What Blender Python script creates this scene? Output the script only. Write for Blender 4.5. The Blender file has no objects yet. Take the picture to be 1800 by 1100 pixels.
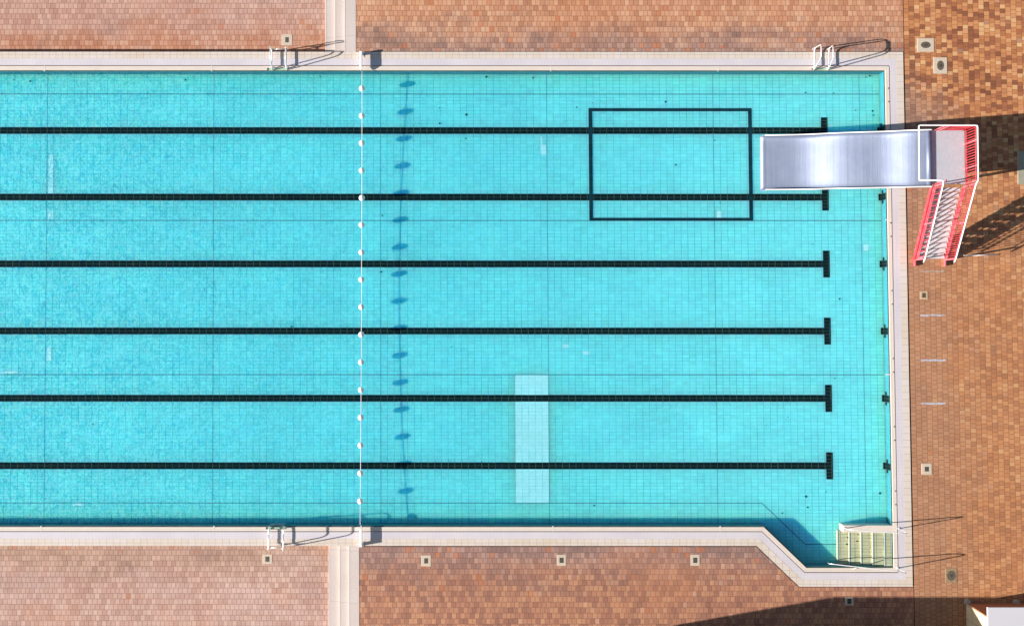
import bpy, bmesh, math, random
from mathutils import Vector, Matrix, Euler
random.seed(7)
S = bpy.context.scene
R = math.radians

# ------------------------------------------------------------------ camera
CAM_LOC = Vector((-13.849, -6.896, 39.895)); CAM_ROT = Euler((0.02798, -0.00016, 0.00019))
FPX, PPX, PPY = 1900.0, 900.0, 500.0
cd = bpy.data.cameras.new('camera'); cam = bpy.data.objects.new('camera', cd)
S.collection.objects.link(cam); S.camera = cam
cam.location = CAM_LOC; cam.rotation_euler = CAM_ROT
cd.sensor_width = 36; cd.lens = 36 * FPX / 1800; cd.shift_y = -50 / 1800
cd.clip_end = 800; cd.clip_start = 0.5
S.render.resolution_x = 1024; S.render.resolution_y = 625

# ------------------------------------------------------------------ light
SUN_EL, SUN_AZ = R(20), R(10)          # shadows run towards +x and a little +y
w = bpy.data.worlds.new('World'); S.world = w; w.use_nodes = True
nt = w.node_tree; bg = nt.nodes['Background']
sky = nt.nodes.new('ShaderNodeTexSky'); sky.sky_type = 'NISHITA'; sky.sun_disc = False
sky.sun_elevation = SUN_EL; sky.sun_rotation = R(260)   # sun stands towards -x, slightly -y
sky.air_density = 1.0; sky.dust_density = 1.0; sky.ozone_density = 1.0
nt.links.new(sky.outputs[0], bg.inputs[0]); bg.inputs[1].default_value = 0.052
sl = bpy.data.lights.new('sun', 'SUN'); sun = bpy.data.objects.new('sun', sl); S.collection.objects.link(sun)
sl.energy = 5.0; sl.angle = R(0.5); sl.color = (1.0, 0.935, 0.86)
trav = Vector((math.cos(SUN_AZ) * math.cos(SUN_EL), math.sin(SUN_AZ) * math.cos(SUN_EL), -math.sin(SUN_EL)))
sun.rotation_euler = trav.to_track_quat('-Z', 'Y').to_euler(); sun.location = (-60, -15, 40)
S.view_settings.view_transform = 'Standard'; S.view_settings.look = 'None'
S.view_settings.exposure = 1.2; S.view_settings.gamma = 1.0

# ------------------------------------------------------------------ helpers
_M = CAM_ROT.to_matrix()
def at(px, py, z=0.0):
    """world point at height z seen at photo pixel (px, py)"""
    d = _M @ Vector(((px - PPX) / FPX, -(py - PPY) / FPX, -1.0))
    t = (z - CAM_LOC.z) / d.z
    return CAM_LOC + d * t
def sk(x, y):
    """the pool as built is a little out of square"""
    return x + (0.008 + 0.000145 * x) * (-y - 6.25)

class MB:
    def __init__(s): s.v = []; s.f = []; s.mi = []; s.cur = 0
    def add(s, vs, fs):
        o = len(s.v); s.v += [tuple(v) for v in vs]; s.f += [tuple(i + o for i in f) for f in fs]; s.mi += [s.cur] * len(fs)
    def prism(s, poly, z0, z1, skew=False):
        n = len(poly); a = sum(poly[i][0] * poly[(i + 1) % n][1] - poly[(i + 1) % n][0] * poly[i][1] for i in range(n))
        if a < 0: poly = poly[::-1]
        if skew: poly = [(sk(x, y), y) for x, y in poly]
        vs = [(x, y, z0) for x, y in poly] + [(x, y, z1) for x, y in poly]
        fs = [tuple(range(n))[::-1], tuple(range(n, 2 * n))] + [(i, (i + 1) % n, n + (i + 1) % n, n + i) for i in range(n)]
        s.add(vs, fs)
    def rect(s, x0, x1, y0, y1, z0, z1, skew=False):
        s.prism([(x0, y0), (x1, y0), (x1, y1), (x0, y1)], z0, z1, skew)
    def obox(s, c, ax, ay, az):
        """oriented box: centre and three half-axes"""
        c = Vector(c); ax, ay, az = Vector(ax), Vector(ay), Vector(az)
        if ax.cross(ay).dot(az) < 0: ax = -ax
        vs = [c + i * ax + j * ay + k * az for k in (-1, 1) for j in (-1, 1) for i in (-1, 1)]
        s.add(vs, [(0, 2, 3, 1), (4, 5, 7, 6), (0, 1, 5, 4), (2, 6, 7, 3), (0, 4, 6, 2), (1, 3, 7, 5)])
    def tube(s, pts, r, n=10, closed=False):
        pts = [Vector(p) for p in pts]; m = len(pts); vs = []; prev = None
        for i, p in enumerate(pts):
            if closed: t = pts[(i + 1) % m] - pts[i - 1]
            else: t = pts[min(i + 1, m - 1)] - pts[max(i - 1, 0)]
            t.normalize()
            if prev is None:
                u = t.orthogonal().normalized()
            else:
                u = prev - t * prev.dot(t)
                u = u.normalized() if u.length > 1e-6 else t.orthogonal().normalized()
            prev = u; b = t.cross(u)
            vs += [p + r * (math.cos(a) * u + math.sin(a) * b) for a in [2 * math.pi * k / n for k in range(n)]]
        fs = []
        for i in range(m if closed else m - 1):
            j = (i + 1) % m
            fs += [(i * n + k, i * n + (k + 1) % n, j * n + (k + 1) % n, j * n + k) for k in range(n)]
        if not closed: fs += [tuple(range(n))[::-1], tuple(range((m - 1) * n, m * n))]
        s.add(vs, fs)
    def disc(s, c, rx, ry, z0, z1, n=28):
        s.prism([(c[0] + rx * math.cos(2 * math.pi * k / n), c[1] + ry * math.sin(2 * math.pi * k / n)) for k in range(n)], z0, z1)
    def sphere(s, c, r, n=20, m=12, sx=1, sy=1, sz=1):
        vs = [(c[0], c[1], c[2] + r * sz)]
        for i in range(1, m):
            th = math.pi * i / m
            vs += [(c[0] + sx * r * math.sin(th) * math.cos(2 * math.pi * k / n), c[1] + sy * r * math.sin(th) * math.sin(2 * math.pi * k / n), c[2] + sz * r * math.cos(th)) for k in range(n)]
        vs.append((c[0], c[1], c[2] - r * sz)); fs = []
        for k in range(n):
            fs.append((0, 1 + k, 1 + (k + 1) % n)); b = 1 + (m - 2) * n
            fs.append((b + k, len(vs) - 1, b + (k + 1) % n))
            for i in range(m - 2):
                a = 1 + i * n; fs.append((a + k, a + n + k, a + n + (k + 1) % n, a + (k + 1) % n))
        s.add(vs, fs)
    def build(s, name, mats, parent=None, smooth=False, bevel=0.0, origin=None):
        me = bpy.data.meshes.new(name)
        off = Vector(origin) if origin is not None else (parent.matrix_basis.translation if parent is not None else Vector((0, 0, 0)))
        if parent is not None and parent.parent is not None: off = parent.parent.matrix_basis.translation
        me.from_pydata([tuple(Vector(v) - off) for v in s.v], [], s.f)
        if not isinstance(mats, (list, tuple)): mats = [mats]
        for m in mats: me.materials.append(m)
        for p, i in zip(me.polygons, s.mi): p.material_index = i; p.use_smooth = smooth
        o = bpy.data.objects.new(name, me); S.collection.objects.link(o)
        if parent is not None: o.parent = parent
        elif origin is not None: o.location = origin
        if bevel:
            b = o.modifiers.new('bevel', 'BEVEL'); b.width = bevel; b.segments = 2; b.limit_method = 'ANGLE'
        return o
def tag(o, label=None, cat=None, group=None, kind=None):
    if label: o['label'] = label
    if cat: o['category'] = cat
    if group: o['group'] = group
    if kind: o['kind'] = kind
    return o
def thing(name, loc, label, cat, group=None):
    o = bpy.data.objects.new(name, None); S.collection.objects.link(o); o.location = loc
    o.empty_display_size = 0.2
    return tag(o, label, cat, group)
def struct(o): return tag(o, kind='structure')
def bez(pts, rad=0.12, n=7):
    """polyline with its inner corners rounded"""
    pts = [Vector(p) for p in pts]; out = [pts[0]]
    for i in range(1, len(pts) - 1):
        a, b, c = pts[i - 1], pts[i], pts[i + 1]
        r = min(rad, (a - b).length * .48, (c - b).length * .48)
        p, q = b + (a - b).normalized() * r, b + (c - b).normalized() * r
        for k in range(n + 1):
            t = k / n; out.append(p * (1 - t) ** 2 + b * 2 * t * (1 - t) + q * t * t)
    out.append(pts[-1]); return out

# ------------------------------------------------------------------ materials
def srgb(r, g, b, k=1.0):
    f = lambda c: ((c / 255 + .055) / 1.055) ** 2.4 if c > 10 else c / 255 / 12.92
    return (f(r) * k, f(g) * k, f(b) * k, 1)
KA = 1 / 1.5      # sunlit picture value -> base colour
class NT:
    def __init__(s, name):
        s.m = bpy.data.materials.new(name); s.m.use_nodes = True; s.t = s.m.node_tree; s.b = s.t.nodes['Principled BSDF']
        s.b.inputs['Roughness'].default_value = .7
    def n(s, typ, **kw):
        nd = s.t.nodes.new(typ)
        for k, v in kw.items(): setattr(nd, k, v)
        return nd
    def val(s, sock, v):
        if isinstance(v, bpy.types.NodeSocket): s.t.links.new(v, sock)
        elif v is not None: sock.default_value = v
    def math(s, op, a, b=None, c=None):
        nd = s.n('ShaderNodeMath', operation=op)
        s.val(nd.inputs[0], a); s.val(nd.inputs[1], b); s.val(nd.inputs[2], c)
        return nd.outputs[0]
    def mix(s, f, a, b, mode='MIX'):
        nd = s.n('ShaderNodeMix', data_type='RGBA', blend_type=mode)
        s.val(nd.inputs[0], f); s.val(nd.inputs[6], a); s.val(nd.inputs[7], b); return nd.outputs[2]
    def noise(s, vec, scale, detail=3, rough=.55, dim='3D'):
        nd = s.n('ShaderNodeTexNoise'); s.val(nd.inputs['Vector'], vec); nd.inputs['Scale'].default_value = scale
        nd.inputs['Detail'].default_value = detail; nd.inputs['Roughness'].default_value = rough; return nd.outputs[0]
    def comb(s, x, y, z=0.0):
        nd = s.n('ShaderNodeCombineXYZ'); s.val(nd.inputs[0], x); s.val(nd.inputs[1], y); s.val(nd.inputs[2], z); return nd.outputs[0]
    def white(s, vec):
        nd = s.n('ShaderNodeTexWhiteNoise', noise_dimensions='3D'); s.val(nd.inputs['Vector'], vec); return nd
    def ramp(s, f, stops, interp='LINEAR'):
        nd = s.n('ShaderNodeValToRGB'); s.val(nd.inputs[0], f); cr = nd.color_ramp; cr.interpolation = interp
        while len(cr.elements) < len(stops): cr.elements.new(.5)
        for e, (p, c) in zip(cr.elements, stops): e.position = p; e.color = c
        return nd.outputs[0]
    def smooth(s, v, a, b):
        nd = s.n('ShaderNodeMapRange', interpolation_type='SMOOTHSTEP'); s.val(nd.inputs[0], v)
        nd.inputs[1].default_value = a; nd.inputs[2].default_value = b; return nd.outputs[0]
    def pos(s):
        g = s.n('ShaderNodeNewGeometry'); sp = s.n('ShaderNodeSeparateXYZ'); s.t.links.new(g.outputs['Position'], sp.inputs[0])
        return g.outputs['Position'], sp.outputs
    def usk(s, x, y):
        k = s.math('MULTIPLY_ADD', x, .000145, .008); d = s.math('MULTIPLY_ADD', y, -1.0, -6.25)
        return s.math('SUBTRACT', x, s.math('MULTIPLY', k, d))
    def lines(s, v, pitch, width, phase=0.0):
        """1 on the joint lines, 0 between"""
        a = s.math('DIVIDE', s.math('ADD', v, phase), pitch)
        d = s.math('ABSOLUTE', s.math('SUBTRACT', s.math('FRACT', s.math('ADD', a, .5)), .5))
        return s.math('SUBTRACT', 1.0, s.smooth(d, width / pitch * .5, width / pitch * .5 + .008 / pitch))
    def bump(s, h, strength=.3, dist=.01):
        nd = s.n('ShaderNodeBump'); nd.inputs['Strength'].default_value = strength; nd.inputs['Distance'].default_value = dist
        s.val(nd.inputs['Height'], h); s.t.links.new(nd.outputs[0], s.b.inputs['Normal'])
def col(c): return c if len(c) == 4 else (*c, 1)

def mat_plain(name, c, rough=.6, metal=0.0, var=.12, scale=6.0, bump=0.0):
    n = NT(name); p, xyz = n.pos()
    f = n.noise(p, scale, 4); f2 = n.noise(p, scale * 9, 2)
    f = n.math('ADD', n.math('MULTIPLY', f, .7), n.math('MULTIPLY', f2, .3))
    dk = tuple(v * (1 - var) for v in c[:3]) + (1,); lt = tuple(min(1, v * (1 + var)) for v in c[:3]) + (1,)
    n.val(n.b.inputs['Base Color'], n.ramp(f, [(.3, dk), (.7, lt)]))
    n.b.inputs['Roughness'].default_value = rough; n.b.inputs['Metallic'].default_value = metal
    if bump: n.bump(f2, bump, .005)
    return n.m

def patchy(n, p, x, y, c):      # pale hazy patches and mauve ones mixed into the brick colour
    f = n.smooth(n.noise(n.comb(n.math('MULTIPLY', x, .6), y, 3.0), .42, 3, .6), .48, .70)
    c = n.mix(n.math('MULTIPLY', f, .55), c, srgb(226, 194, 184, 1 / 1.5))
    g = n.smooth(n.noise(n.comb(n.math('MULTIPLY', x, .5), y, 11.0), .5, 3, .6), .54, .72)
    return n.mix(n.math('MULTIPLY', g, .45), c, srgb(172, 136, 128, 1 / 1.5))
def mat_paver(name, vertical, stops_far, stops_near, near_axis, spots=None, wear=.5):
    """clay pavers laid in courses, every brick its own tone; greyer where splash water keeps it wet"""
    n = NT(name); p, o = n.pos(); x, y = n.usk(o[0], o[1]), o[1]
    u, v = (y, x) if vertical else (x, y)
    row = n.math('FLOOR', n.math('DIVIDE', v, .2))
    rj = n.white(n.comb(row, 3.7)).outputs[0]
    sh = n.math('ADD', n.math('MULTIPLY', n.math('MODULO', n.math('ABSOLUTE', row), 2.0), .5), n.math('MULTIPLY', rj, .22))
    wob = n.math('MULTIPLY', n.math('SUBTRACT', n.noise(n.comb(n.math('MULTIPLY', u, 1.3), row), 1.0, 2), .5), .7)
    uu = n.math('ADD', n.math('ADD', n.math('DIVIDE', u, .166), sh), wob)
    colm = n.math('FLOOR', uu)
    wn = n.white(n.comb(colm, row, 1.0)); r1 = wn.outputs[0]
    wn2 = n.white(n.comb(colm, row, 9.0)); r2 = wn2.outputs[0]
    # patches where the batch of bricks changes
    patch = n.noise(p, .22, 3, .6); patch2 = n.noise(n.comb(n.math('MULTIPLY', u, .9), n.math('MULTIPLY', v, 2.4), 4.0), .55, 2)
    # distance from pool edge, ragged
    d = near_axis(n, x, y); dist = d
    d = n.math('ADD', d, n.math('MULTIPLY', n.math('SUBTRACT', patch2, .5), 2.2))
    d = n.math('ADD', d, n.math('MULTIPLY', n.math('SUBTRACT', r2, .5), .5))
    near = n.math('SUBTRACT', 1.0, n.smooth(d, .1, 2.0))
    sel = n.math('ADD', n.math('MULTIPLY', n.math('SUBTRACT', r1, .5), 0.82 if vertical else .58), n.math('ADD', .5, n.math('MULTIPLY', n.math('SUBTRACT', patch, .5), .7)))
    selb = n.math('ADD', n.math('MULTIPLY', n.math('SUBTRACT', r1, .5), .45), n.math('ADD', .5, n.math('MULTIPLY', n.math('SUBTRACT', patch2, .5), .9)))
    cf = n.ramp(sel, stops_far); cn = n.ramp(selb, stops_near)
    c = n.mix(near, cf, cn)
    # a few odd bricks
    thr = .995 if vertical else n.math('MULTIPLY_ADD', n.smooth(dist, .15, .75), .105 if spots is patchy else .05, .89 if spots is patchy else .935)
    odd = n.math('GREATER_THAN', r2, thr)
    c = n.mix(n.math('MULTIPLY', odd, .55), c, srgb(205, 120, 72, KA))
    odd2 = n.math('LESS_THAN', r2, .02)
    c = n.mix(n.math('MULTIPLY', odd2, .3), c, srgb(235, 190, 160, KA))
    if spots is not None: c = spots(n, p, x, y, c)
    # joints
    fu = n.math('FRACT', uu); fv = n.math('FRACT', n.math('DIVIDE', v, .2))
    du = n.math('MULTIPLY', n.math('SUBTRACT', .5, n.math('ABSOLUTE', n.math('SUBTRACT', fu, .5))), .166)
    dv = n.math('MULTIPLY', n.math('SUBTRACT', .5, n.math('ABSOLUTE', n.math('SUBTRACT', fv, .5))), .2)
    dm = n.math('MINIMUM', du, dv); jt = n.math('SUBTRACT', 1.0, n.smooth(dm, .004, .015))
    jn = n.noise(p, 3.0, 2); jt = n.math('MULTIPLY', jt, n.math('ADD', .28, n.math('MULTIPLY', jn, wear)))
    c = n.mix(jt, c, srgb(95, 62, 48, KA * .8))
    sn = n.noise(p, .8, 4, .65); sg = n.smooth(sn, .52, .75)
    c = n.mix(n.math('MULTIPLY', sg, .22), c, O(150, 118, 104)); warm = n.smooth(n.noise(n.comb(x, y, 7.0), .35, 3, .6), .5, .7)
    c = n.mix(n.math('MULTIPLY', warm, .22), c, O(214, 140, 92))
    g = n.noise(p, 22.0, 3); c = n.mix(.22, c, n.ramp(g, [(.25, (.35, .35, .35, 1)), (.75, (.75, .75, .75, 1))]), 'OVERLAY')
    n.val(n.b.inputs['Base Color'], c)
    n.b.inputs['Roughness'].default_value = .82
    n.bump(n.math('SUBTRACT', n.math('MULTIPLY', g, .15), jt), .35, .006)
    return n.m

def pool_tile(name, base, grout, var=.10, sss=0.0, gl=.55, rough=.35, green=None):
    n = NT(name); p, o = n.pos(); x, y = n.usk(o[0], o[1]), o[1]
    wob = n.n('ShaderNodeTexNoise'); n.val(wob.inputs['Vector'], p); wob.inputs['Scale'].default_value = 4.0; wob.inputs['Detail'].default_value = 2
    sp = n.n('ShaderNodeSeparateColor'); n.t.links.new(wob.outputs[1], sp.inputs[0])
    xw = n.math('ADD', x, n.math('MULTIPLY', n.math('SUBTRACT', sp.outputs[0], .5), .035))
    yw = n.math('ADD', y, n.math('MULTIPLY', n.math('SUBTRACT', sp.outputs[1], .5), .035))
    idv = n.comb(n.math('FLOOR', n.math('DIVIDE', xw, .25)), n.math('FLOOR', n.math('DIVIDE', yw, .125)), 0.0)
    r = n.white(idv).outputs[0]
    blot = n.noise(p, .5, 3); fine = n.noise(p, 5.0, 3, .65)
    f = n.math('ADD', n.math('MULTIPLY', r, .16), n.math('ADD', n.math('MULTIPLY', blot, .44), n.math('MULTIPLY', fine, .40)))
    lo = tuple(v * (1 - var) for v in base[:3]) + (1,); hi = tuple(min(.95, v * (1 + var)) for v in base[:3]) + (1,)
    c = n.ramp(f, [(.3, lo), (.7, hi)])
    lx = n.lines(xw, .25, .010); ly = n.lines(yw, .125, .008)
    st = n.noise(p, 1.2, 3, .7); st2 = n.smooth(st, .3, .7)
    li = n.math('MULTIPLY', n.math('MAXIMUM', lx, n.math('MULTIPLY', ly, .75)), n.math('MULTIPLY_ADD', st2, gl * .7, gl * .45))
    c = n.mix(li, c, grout)
    n.val(n.b.inputs['Base Color'], c)
    n.b.inputs['Roughness'].default_value = rough; n.b.inputs['Specular IOR Level'].default_value = .05
    if sss:
        n.b.inputs['Subsurface Weight'].default_value = sss
        n.b.inputs['Subsurface Radius'].default_value = (.03, .9, 2.0)
        n.b.inputs['Subsurface Scale'].default_value = 1.0
    return n.m

SSS = 0.85
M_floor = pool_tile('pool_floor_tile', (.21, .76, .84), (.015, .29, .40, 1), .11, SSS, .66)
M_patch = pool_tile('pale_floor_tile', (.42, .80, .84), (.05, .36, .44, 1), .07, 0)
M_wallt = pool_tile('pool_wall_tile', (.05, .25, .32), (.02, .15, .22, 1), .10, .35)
M_black = pool_tile('black_lane_tile', (.003, .014, .018), (.10, .14, .09, 1), .3, 0, .7)
M_frameb = pool_tile('dark_teal_tile', (.008, .035, .05), (.008, .03, .04, 1), .4)
M_step = pool_tile('step_tile', (.56, .50, .32), (.12, .14, .09, 1), .14, 0, .9)
M_joint = mat_plain('joint_seal', (.008, .14, .19, 1), .8, var=.4)

# water: thin tinted sheet, caustic light mottling is painted into the tint by noise
def mat_water():
    n = NT('pool_water'); p, o = n.pos(); n.t.nodes.remove(n.b)
    tr = n.n('ShaderNodeBsdfTransparent'); gl = n.n('ShaderNodeBsdfGlossy'); gl.inputs['Roughness'].default_value = .05
    # ripple noise; also drives the painted caustics, stronger towards the far (west) side
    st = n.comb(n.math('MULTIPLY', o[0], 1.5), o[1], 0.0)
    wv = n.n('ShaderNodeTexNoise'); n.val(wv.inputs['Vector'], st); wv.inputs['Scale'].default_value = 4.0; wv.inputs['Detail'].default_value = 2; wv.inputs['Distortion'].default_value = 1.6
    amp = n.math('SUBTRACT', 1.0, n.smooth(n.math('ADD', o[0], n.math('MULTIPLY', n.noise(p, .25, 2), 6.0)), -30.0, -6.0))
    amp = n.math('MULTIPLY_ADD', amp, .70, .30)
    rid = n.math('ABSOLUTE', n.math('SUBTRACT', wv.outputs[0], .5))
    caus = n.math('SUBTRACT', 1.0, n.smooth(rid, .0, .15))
    west_tint = n.math('SUBTRACT', 1.0, n.smooth(o[0], -34.0, 0.0))       # tint grows stronger towards the west
    c0 = n.mix(west_tint, (.86, .95, .965, 1), (.42, .76, .84, 1)); c1 = n.mix(west_tint, (1, 1, 1, 1), (.98, 1, 1, 1))
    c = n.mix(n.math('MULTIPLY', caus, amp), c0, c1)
    n.val(tr.inputs[0], c)
    bp = n.n('ShaderNodeBump'); bp.inputs['Strength'].default_value = .5; bp.inputs['Distance'].default_value = .02; n.val(bp.inputs['Height'], wv.outputs[0])
    n.t.links.new(bp.outputs[0], gl.inputs['Normal'])
    ge = n.n('ShaderNodeNewGeometry'); vm = n.n('ShaderNodeVectorMath', operation='DOT_PRODUCT')
    n.t.links.new(ge.outputs['Incoming'], vm.inputs[0]); n.t.links.new(ge.outputs['Normal'], vm.inputs[1])
    fr = n.math('MULTIPLY_ADD', n.math('POWER', n.math('SUBTRACT', 1.0, n.math('ABSOLUTE', vm.outputs['Value'])), 5.0), .98, .02)
    mx = n.n('ShaderNodeMixShader'); n.val(mx.inputs[0], fr); n.t.links.new(tr.outputs[0], mx.inputs[1]); n.t.links.new(gl.outputs[0], mx.inputs[2])
    n.t.links.new(mx.outputs[0], n.t.nodes['Material Output'].inputs['Surface'])
    return n.m
M_water = mat_water()

# pool edge
def mat_edge_tile():
    n = NT('edge_tile'); p, o = n.pos(); x, y = n.usk(o[0], o[1]), o[1]
    idv = n.comb(n.math('FLOOR', n.math('DIVIDE', x, .25)), n.math('FLOOR', n.math('DIVIDE', y, .25)), 2.0)
    r = n.white(idv).outputs[0]; bl = n.noise(p, .35, 3); g = n.noise(p, 12, 3)
    f = n.math('ADD', n.math('MULTIPLY', r, .14), n.math('ADD', n.math('MULTIPLY', bl, .62), n.math('MULTIPLY', g, .24)))
    c = n.ramp(f, [(.3, srgb(232, 214, 192, KA)), (.5, srgb(238, 224, 211, KA)), (.7, srgb(242, 232, 227, KA))])
    # joints across the run of the edge and one along it
    lx = n.lines(x, .25, .010); ly = n.lines(y, .25, .010)
    inx = n.math('MULTIPLY', n.math('LESS_THAN', x, .50), 1.0)
    l = n.math('MAXIMUM', n.math('MULTIPLY', lx, n.math('MULTIPLY_ADD', inx, .75, .25)), ly)
    l = n.math('MULTIPLY', l, n.math('MULTIPLY_ADD', n.noise(p, 1.5, 3), .6, .12))
    c = n.mix(l, c, srgb(150, 128, 105, KA)); n.val(n.b.inputs['Base Color'], c); n.b.inputs['Roughness'].default_value = .5
    return n.m
M_edge = mat_edge_tile()
M_lip = mat_plain('cream_lip', srgb(245, 231, 218, KA), .5, var=.05, scale=3)
def mat_grating():
    n = NT('overflow_grating'); p, o = n.pos()
    bl = n.noise(p, .8, 3); c = n.ramp(bl, [(.3, srgb(226, 218, 226, KA)), (.7, srgb(238, 231, 235, KA))])
    l = n.math('MAXIMUM', n.lines(o[0], .125, .006), n.math('MULTIPLY', n.lines(o[1], .125, .006), .8))
    c = n.mix(n.math('MULTIPLY', l, .22), c, srgb(180, 170, 180, KA)); n.val(n.b.inputs['Base Color'], c); n.b.inputs['Roughness'].default_value = .55
    return n.m
M_grate = mat_grating()
M_slot = mat_plain('dark_slot', (.055, .035, .03, 1), .9, var=.4)
M_gutter = mat_plain('wet_gutter', (.05, .085, .07, 1), .5, var=.5, scale=4)
M_recess = mat_plain('recess_tile', (.32, .45, .33, 1), .4, var=.3, scale=9)
def mat_conc():
    n = NT('pale_concrete'); p, o = n.pos()
    f = n.math('ADD', n.math('MULTIPLY', n.noise(p, .7, 4), .6), n.math('MULTIPLY', n.noise(p, 14, 3), .4))
    c = n.ramp(f, [(.3, srgb(216, 200, 192, KA)), (.7, srgb(232, 219, 212, KA))])
    c = n.mix(n.math('MULTIPLY', n.lines(o[1], 1.9, .02, .35), .3), c, srgb(160, 145, 138, KA))
    st = n.smooth(n.noise(p, 2.2, 4, .7), .66, .8); c = n.mix(n.math('MULTIPLY', st, .3), c, srgb(150, 140, 130, KA))
    n.val(n.b.inputs['Base Color'], c); n.b.inputs['Roughness'].default_value = .8; return n.m
M_conc = mat_conc()
M_nose = mat_plain('step_nosing', srgb(246, 238, 234, KA), .6, var=.04)

O = lambda r, g, b: srgb(r, g, b, KA)
far_or = [(.05, O(136, 80, 50)), (.28, O(176, 108, 68)), (.45, O(200, 130, 80)), (.6, O(216, 146, 90)), (.78, O(226, 160, 108)), (.95, O(240, 192, 134))]
far_n = [(.05, O(176, 114, 82)), (.3, O(204, 142, 106)), (.5, O(217, 156, 118)), (.7, O(226, 168, 130)), (.95, O(238, 192, 154))]
far_s = [(.05, O(146, 98, 80)), (.3, O(170, 116, 94)), (.5, O(188, 130, 102)), (.7, O(200, 142, 108)), (.95, O(214, 162, 126))]
near_s = [(.1, O(142, 110, 104)), (.4, O(162, 126, 116)), (.6, O(178, 140, 128)), (.9, O(198, 162, 148))]
near_m = [(.1, O(140, 108, 98)), (.4, O(168, 130, 116)), (.6, O(186, 146, 130)), (.9, O(208, 170, 150))]
near_e = [(.1, O(142, 106, 88)), (.4, O(168, 128, 106)), (.6, O(186, 145, 122)), (.9, O(200, 158, 132))]
left_n = [(.1, O(186, 134, 112)), (.4, O(204, 154, 134)), (.6, O(213, 165, 146)), (.9, O(226, 182, 158))]
left_e = [(.1, O(180, 110, 76)), (.4, O(204, 138, 104)), (.6, O(216, 156, 124)), (.9, O(230, 180, 150))]
left_s = [(.1, O(190, 144, 126)), (.4, O(207, 163, 146)), (.6, O(216, 175, 158)), (.9, O(228, 190, 174))]
left_se = [(.1, O(166, 130, 112)), (.4, O(186, 148, 128)), (.6, O(198, 160, 138)), (.9, O(214, 176, 150))]
dN = lambda n, x, y: n.math('MULTIPLY', n.math('SUBTRACT', y, 2.6), 1.15)
dS = lambda n, x, y: n.math('MULTIPLY', n.math('SUBTRACT', -15.2, y), 1.1)
dE = lambda n, x, y: n.math('ADD', n.math('MULTIPLY', n.math('SUBTRACT', x, .75), .62), n.math('MULTIPLY', n.smooth(y, .0, 3.5), 2.0))
def calm(n, p, x, y, c):      # bricks south of the slide are more even in tone
    f = n.math('MULTIPLY', n.math('SUBTRACT', 1.0, n.smooth(y, -6.0, 1.0)), .55)
    return n.mix(f, c, n.mix(n.noise(p, .5, 3), O(188, 127, 86), O(221, 158, 107)))
M_pav_n = mat_paver('paver_north', False, far_n, near_m, dN)
M_pav_s = mat_paver('paver_south', False, far_s, near_s, dS)
M_pav_e = mat_paver('paver_east', True, far_or, near_e, dE, calm)
M_pav_nl = mat_paver('paver_lower_north', False, left_n, left_e, dN, patchy)
M_pav_sl = mat_paver('paver_lower_south', False, left_s, left_se, dS, patchy)
M_earth = mat_plain('earth', (.035, .022, .018, 1), .95, var=.3)
M_grass = mat_plain('grass', (.05, .075, .025, 1), .9, var=.35, scale=1.5)

M_white = mat_plain('white_paint', (.8, .78, .77, 1), .35, var=.05)
def mat_paint(name, c, c2):
    n = NT(name); p, o = n.pos()
    f = n.smooth(n.noise(p, 3.5, 4, .65), .45, .75); g = n.smooth(n.noise(p, 11.0, 3, .7), .64, .74)
    k = n.mix(n.math('MULTIPLY', f, .6), c, c2); k = n.mix(n.math('MULTIPLY', g, .55), k, (.16, .07, .045, 1))
    n.val(n.b.inputs['Base Color'], k); n.b.inputs['Roughness'].default_value = .5
    return n.m
M_red = mat_paint('red_paint', (.55, .03, .045, 1), (.62, .13, .13, 1)); M_pink = mat_paint('faded_red_paint', (.62, .09, .12, 1), (.72, .30, .30, 1))
def mat_steel():
    n = NT('brushed_steel'); p, o = n.pos()
    br = n.noise(n.comb(n.math('MULTIPLY', o[0], 1.0), n.math('MULTIPLY', o[1], 14.0), o[2]), 3.0, 4, .7)
    sm = n.noise(p, 1.6, 4, .6)
    c = n.ramp(sm, [(.3, (.185, .22, .315, 1)), (.7, (.225, .26, .355, 1))]); n.val(n.b.inputs['Base Color'], c)
    n.b.inputs['Metallic'].default_value = .58
    n.b.inputs['Specular IOR Level'].default_value = .25
    st = n.noise(n.comb(n.math('MULTIPLY', o[0], 7.0), n.math('MULTIPLY', o[1], .15), 0), 1.0, 4, .6)
    n.val(n.b.inputs['Roughness'], n.math('MULTIPLY_ADD', br, .12, .50)); n.bump(n.math('MULTIPLY_ADD', sm, .4, st), .35, .02)
    return n.m
M_steel = mat_steel(); M_seam = mat_plain('weld_seam', (.30, .33, .42, 1), .5, .8)
M_tube = mat_plain('polished_tube', (.78, .77, .76, 1), .32, .55, var=.05)
M_plate = mat_plain('aluminium_plate', (.47, .49, .53, 1), .55, .2, var=.08, scale=12, bump=.2)
M_tread = mat_plain('tread_plate', (.58, .59, .60, 1), .6, .1, var=.12, scale=14, bump=.3)
M_drain = mat_plain('drain_concrete', srgb(222, 205, 184, KA), .8, var=.1, scale=12)
M_grille = mat_plain('drain_grille', (.055, .045, .035, 1), .7, var=.5, scale=30)
M_cover = mat_plain('iron_cover', (.10, .08, .055, 1), .7, var=.5, scale=16)
M_paint = mat_plain('faded_line_paint', srgb(200, 198, 208, KA), .8, var=.3, scale=7)
M_ball = mat_plain('cream_float', (.95, .90, .82, 1), .4, var=.03)
M_ball.node_tree.nodes['Principled BSDF'].inputs['Subsurface Weight'].default_value = .5
M_ball.node_tree.nodes['Principled BSDF'].inputs['Subsurface Radius'].default_value = (.12, .08, .06)
M_rope = mat_plain('pale_rope', (.72, .62, .66, 1), .7, var=.1, scale=20)
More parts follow.
